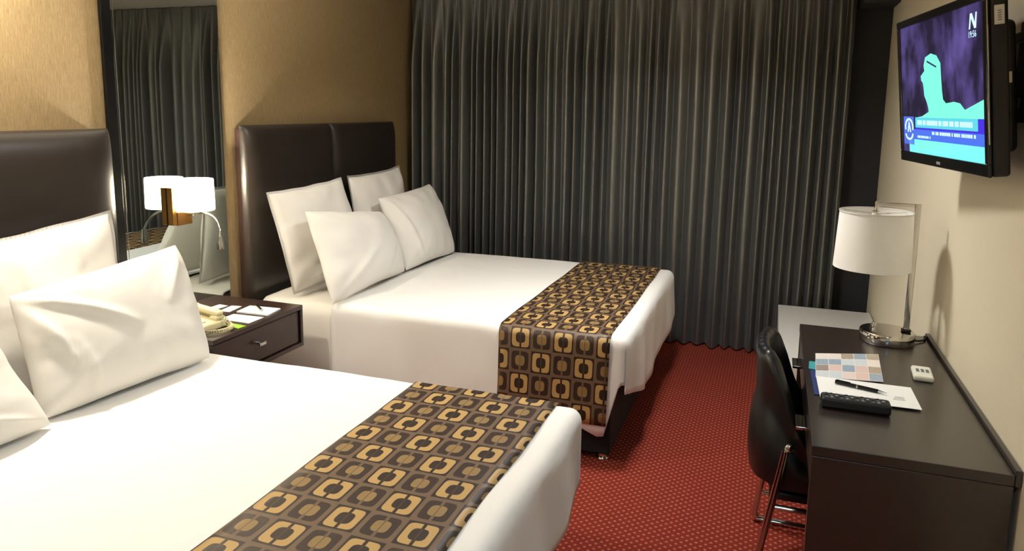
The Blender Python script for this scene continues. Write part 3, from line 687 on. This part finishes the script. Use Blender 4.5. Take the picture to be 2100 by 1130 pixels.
# ------------------------------------------------------------------ television
def television():
    sw, ti = .133, .119; W, H = .79, .50
    # local frame: +x out of the screen, +y towards the viewer's right (near end), z up the screen
    d = Vector((-math.sin(sw), math.cos(sw), 0)); n0 = Vector((-math.cos(sw), -math.sin(sw), 0)); up = Vector((0, 0, 1))
    n = n0*math.cos(ti)-up*math.sin(ti); u = up*math.cos(ti)+n0*math.sin(ti)
    e = thing('television', 'black flat television on a wall bracket, showing a news picture', 'television', (0, 0, 0)); e['_local'] = 1
    mt = Matrix((n, -d, u)).transposed().to_4x4(); mt.translation = (3.191, 2.70, 1.72)
    e.matrix_world = mt
    case = box('casing', (-.052, -W/2, -H/2), (-.006, W/2, H/2), M_blackmat, e, .010, 3)
    box('rear_housing', (-.092, -W/2+.10, -H/2+.06), (-.0525, W/2-.05, H/2-.08), M_blackmat, e, .018, 3)
    bx, bz0, bz1 = .026, .036, .026
    box('bezel', (-.0055, -W/2, H/2-bz1), (.004, W/2, H/2), M_blackpl, e, .003); box('bezel', (-.0055, -W/2, -H/2), (.004, W/2, -H/2+bz0), M_blackpl, e, .003)
    box('bezel', (-.0055, -W/2, -H/2+bz0+.0003), (.004, -W/2+bx, H/2-bz1-.0003), M_blackpl, e, .003); box('bezel', (-.0055, W/2-bx, -H/2+bz0+.0003), (.004, W/2, H/2-bz1-.0003), M_blackpl, e, .003)
    sy0, sy1, sz0, sz1 = -W/2+bx, W/2-bx, -H/2+bz0, H/2-bz1
    scr = box('screen', (-.0055, sy0, sz0), (-.001, sy1, sz1), screen_mat(), e, 0)
    tube('edge_trim', [(.001, W/2+.0012, -.16), (.001, W/2+.0012, H/2-.01)], .0015, M_chrome, e, 8)
    box('barcode_sticker', (-.040, W/2+.0002, .155), (-.016, W/2+.0010, .205), M_paper, e, 0)
    for k in range(5): box('barcode_mark', (-.033, W/2+.0011, .165+k*.006), (-.024, W/2+.0014, .168+k*.006), M_ink, e, 0)
    box('maker_badge', (.0042, -.012, -H/2+.010), (.0046, .022, -H/2+.019), M_ink, e, 0)
    def pic(name, pts, mat, lay):
        x = -.001+.0004*lay
        vs_ = [(x, sy0+(sy1-sy0)*a, sz0+(sz1-sz0)*b) for a, b in pts]
        vs_ += [(x-.0003, p[1], p[2]) for p in vs_]; k = len(pts)
        fs = [tuple(range(k)), tuple(range(2*k-1, k-1, -1))]+[(i, (i+1) % k, (i+1) % k+k, i+k) for i in range(k)]
        return obj(name, vs_, fs, mat, scr, False)
    def rect(name, a0, a1, b0, b1, mat, lay): return pic(name, [(a0, b0), (a1, b0), (a1, b1), (a0, b1)], mat, lay)
    cy, blu, vio, teal, wht, drk = glow('screen_cyan', (112, 234, 196), 1.0), glow('screen_blue', (66, 100, 206), 1.0), glow('screen_violet', (62, 40, 196)), glow('screen_teal', (84, 186, 200), 1.0), glow('screen_white', (196, 236, 250)), glow('screen_dark', (44, 40, 90))
    pic('picture_figure', FIG, cy, 1)
    pic('picture_glasses', [(.372, .694), (.378, .706), (.497, .653), (.491, .642)], drk, 2)
    rect('picture_lower_band', .09, 1., 0, .105, glow('screen_pale_cyan', (108, 212, 214), 1.0), 1)
    rect('caption_bar', .19, .93, .20, .28, teal, 2); rect('caption_bar', .93, 1., .20, .28, vio, 2)
    rect('caption_bar', .19, 1., .185, .20, vio, 2); rect('caption_bar', .17, 1., .105, .185, blu, 2)
    rnd = random.Random(4)
    for (a, end, b0, b1) in ((.22, .88, .222, .258), (.42, .90, .153, .176), (.22, .40, .12, .138)):
        while a < end:
            w = rnd.uniform(.008, .02); rect('caption_glyph', a, a+w, b0, b1, wht, 3); a += w+rnd.choice([.006, .006, .016])
    def ringpts(c, r0, r1, a0, a1, k=22):
        o_ = [(c[0]+r1[0]*math.cos(a0+(a1-a0)*i/k), c[1]+r1[1]*math.sin(a0+(a1-a0)*i/k)) for i in range(k+1)]
        return o_+[(c[0]+r0[0]*math.cos(a0+(a1-a0)*i/k), c[1]+r0[1]*math.sin(a0+(a1-a0)*i/k)) for i in range(k, -1, -1)]
    rect('emblem_ground', .01, .165, .06, .285, glow('screen_deep_blue', (70, 96, 190)), 1)
    pic('emblem_ring', ringpts((.095, .20), (.048, .055), (.064, .072), math.radians(-20), math.radians(200)), wht, 3)
    pic('emblem_ring', ringpts((.095, .145), (.044, .035), (.06, .05), math.radians(180), math.radians(365)), wht, 3)
    pic('emblem_mark', [(.07, .16), (.09, .245), (.10, .245), (.122, .16), (.108, .16), (.096, .21), (.084, .16)], wht, 3)
    pic('channel_letter', [(.860, .848), (.872, .848), (.882, .918), (.912, .848), (.928, .848), (.938, .945), (.927, .945), (.918, .88), (.892, .945), (.874, .945)], wht, 1)
    def text(body, a, b, h):
        cu = bpy.data.curves.new('clock', 'FONT'); cu.body = body; cu.size = h; cu.align_x = 'LEFT'; cu.resolution_u = 2
        tmp = bpy.data.objects.new('clock_tmp', cu); COL.objects.link(tmp)
        dg = bpy.context.evaluated_depsgraph_get(); me = bpy.data.meshes.new_from_object(tmp.evaluated_get(dg))
        bpy.data.objects.remove(tmp)
        for v in me.vertices: v.co = Vector((-.001+.0005, sy0+(sy1-sy0)*a+v.co.x, sz0+(sz1-sz0)*b+v.co.y))
        link('clock_text', me, wht, scr, False)
    text('19:56', .852, .795, .026)
    # wall bracket (its own plates, built in the set's frame)
    box('bracket_plate', (-.100, -.11, -.11), (-.0925, .11, .11), M_blackmat, e, .002)
    box('bracket_tilt', (-.122, -.03, -.06), (-.1005, .03, .06), M_nickel, e, .003)
    box('port_cover', (-.075, W/2-.049, .0), (-.062, W/2-.047, .03), M_remote, e, .001)
    return e
FIG = [(0.428, 0.752), (0.355, 0.732), (0.33, 0.673), (0.339, 0.632), (0.287, 0.597), (0.292, 0.562), (0.313, 0.543), (0.322, 0.508), (0.329, 0.445), (0.359, 0.397), (0.378, 0.351), (0.381, 0.323), (0.288, 0.289), (0.197, 0.277), (0.182, 0.015), (0.99, 0.006), (0.993, 0.403), (0.803, 0.337), (0.755, 0.381), (0.687, 0.393), (0.597, 0.384), (0.564, 0.412), (0.554, 0.477), (0.548, 0.563), (0.543, 0.67), (0.497, 0.729)]
television()

def tv_bracket():
    b = thing('television_bracket', 'dark steel swivel wall bracket behind the television', 'bracket', (3.35, 2.45, 1.75))
    box('wall_plate', (3.350, 2.36, 1.62), (3.3595, 2.50, 1.90), M_blackmat, b, .002)
    for z in (1.66, 1.84): box('bracket_arm', (3.338, 2.41, z), (3.3495, 2.62, z+.03), M_blackmat, b, .003)
    h = box('hook', (3.318, 2.16, 1.925), (3.345, 2.26, 1.965), M_nickel, b, .004)
    box('hook_plate', (3.3455, 2.12, 1.90), (3.3595, 2.36, 1.985), M_blackmat, b, .003)
tv_bracket()

# ------------------------------------------------------------------ ceiling downlights and an added blue fill (above and behind the view)
def downlight(x, y, w, col, label, size=.16):
    d = thing('ceiling_downlight', label, 'ceiling light', (x, y, ZC-.03), 'ceiling downlights')
    lathe('trim_ring', [(size*.5, -.001), (size*.5+.02, -.001), (size*.5+.022, -.008), (size*.5, -.014), (size*.5, -.001)], M_white, d, (x, y, ZC), 40)
    lathe('diffuser', [(0, -.006), (size*.5-.001, -.006), (size*.5-.001, -.002), (0, -.002)], M_down, d, (x, y, ZC), 40)
    L = bpy.data.lights.new('downlight_lamp', 'AREA'); L.shape = 'DISK'; L.size = size; L.energy = w; L.color = col; L.spread = math.radians(150)
    o = bpy.data.objects.new('downlight_lamp', L); COL.objects.link(o); o.location = (x, y, ZC-.016); attach(o, d)
WARM = (1, .92, .78)
downlight(.28, 1.7, DOWN_W, WARM, 'warm ceiling downlight above the nearest bed')
downlight(2.1, 3.3, MAIN_W, (.94, .95, .95), 'neutral ceiling downlight above the aisle', .34)
downlight(3.0, -.3, FILL_W, (.42, .72, 1), 'added blue fill light in a ceiling fitting by the entrance')  # fill light added here, tinted blue to cool the bed's foot face
for o in bpy.data.objects:
    if o.get('_local') is not None: del o['_local']
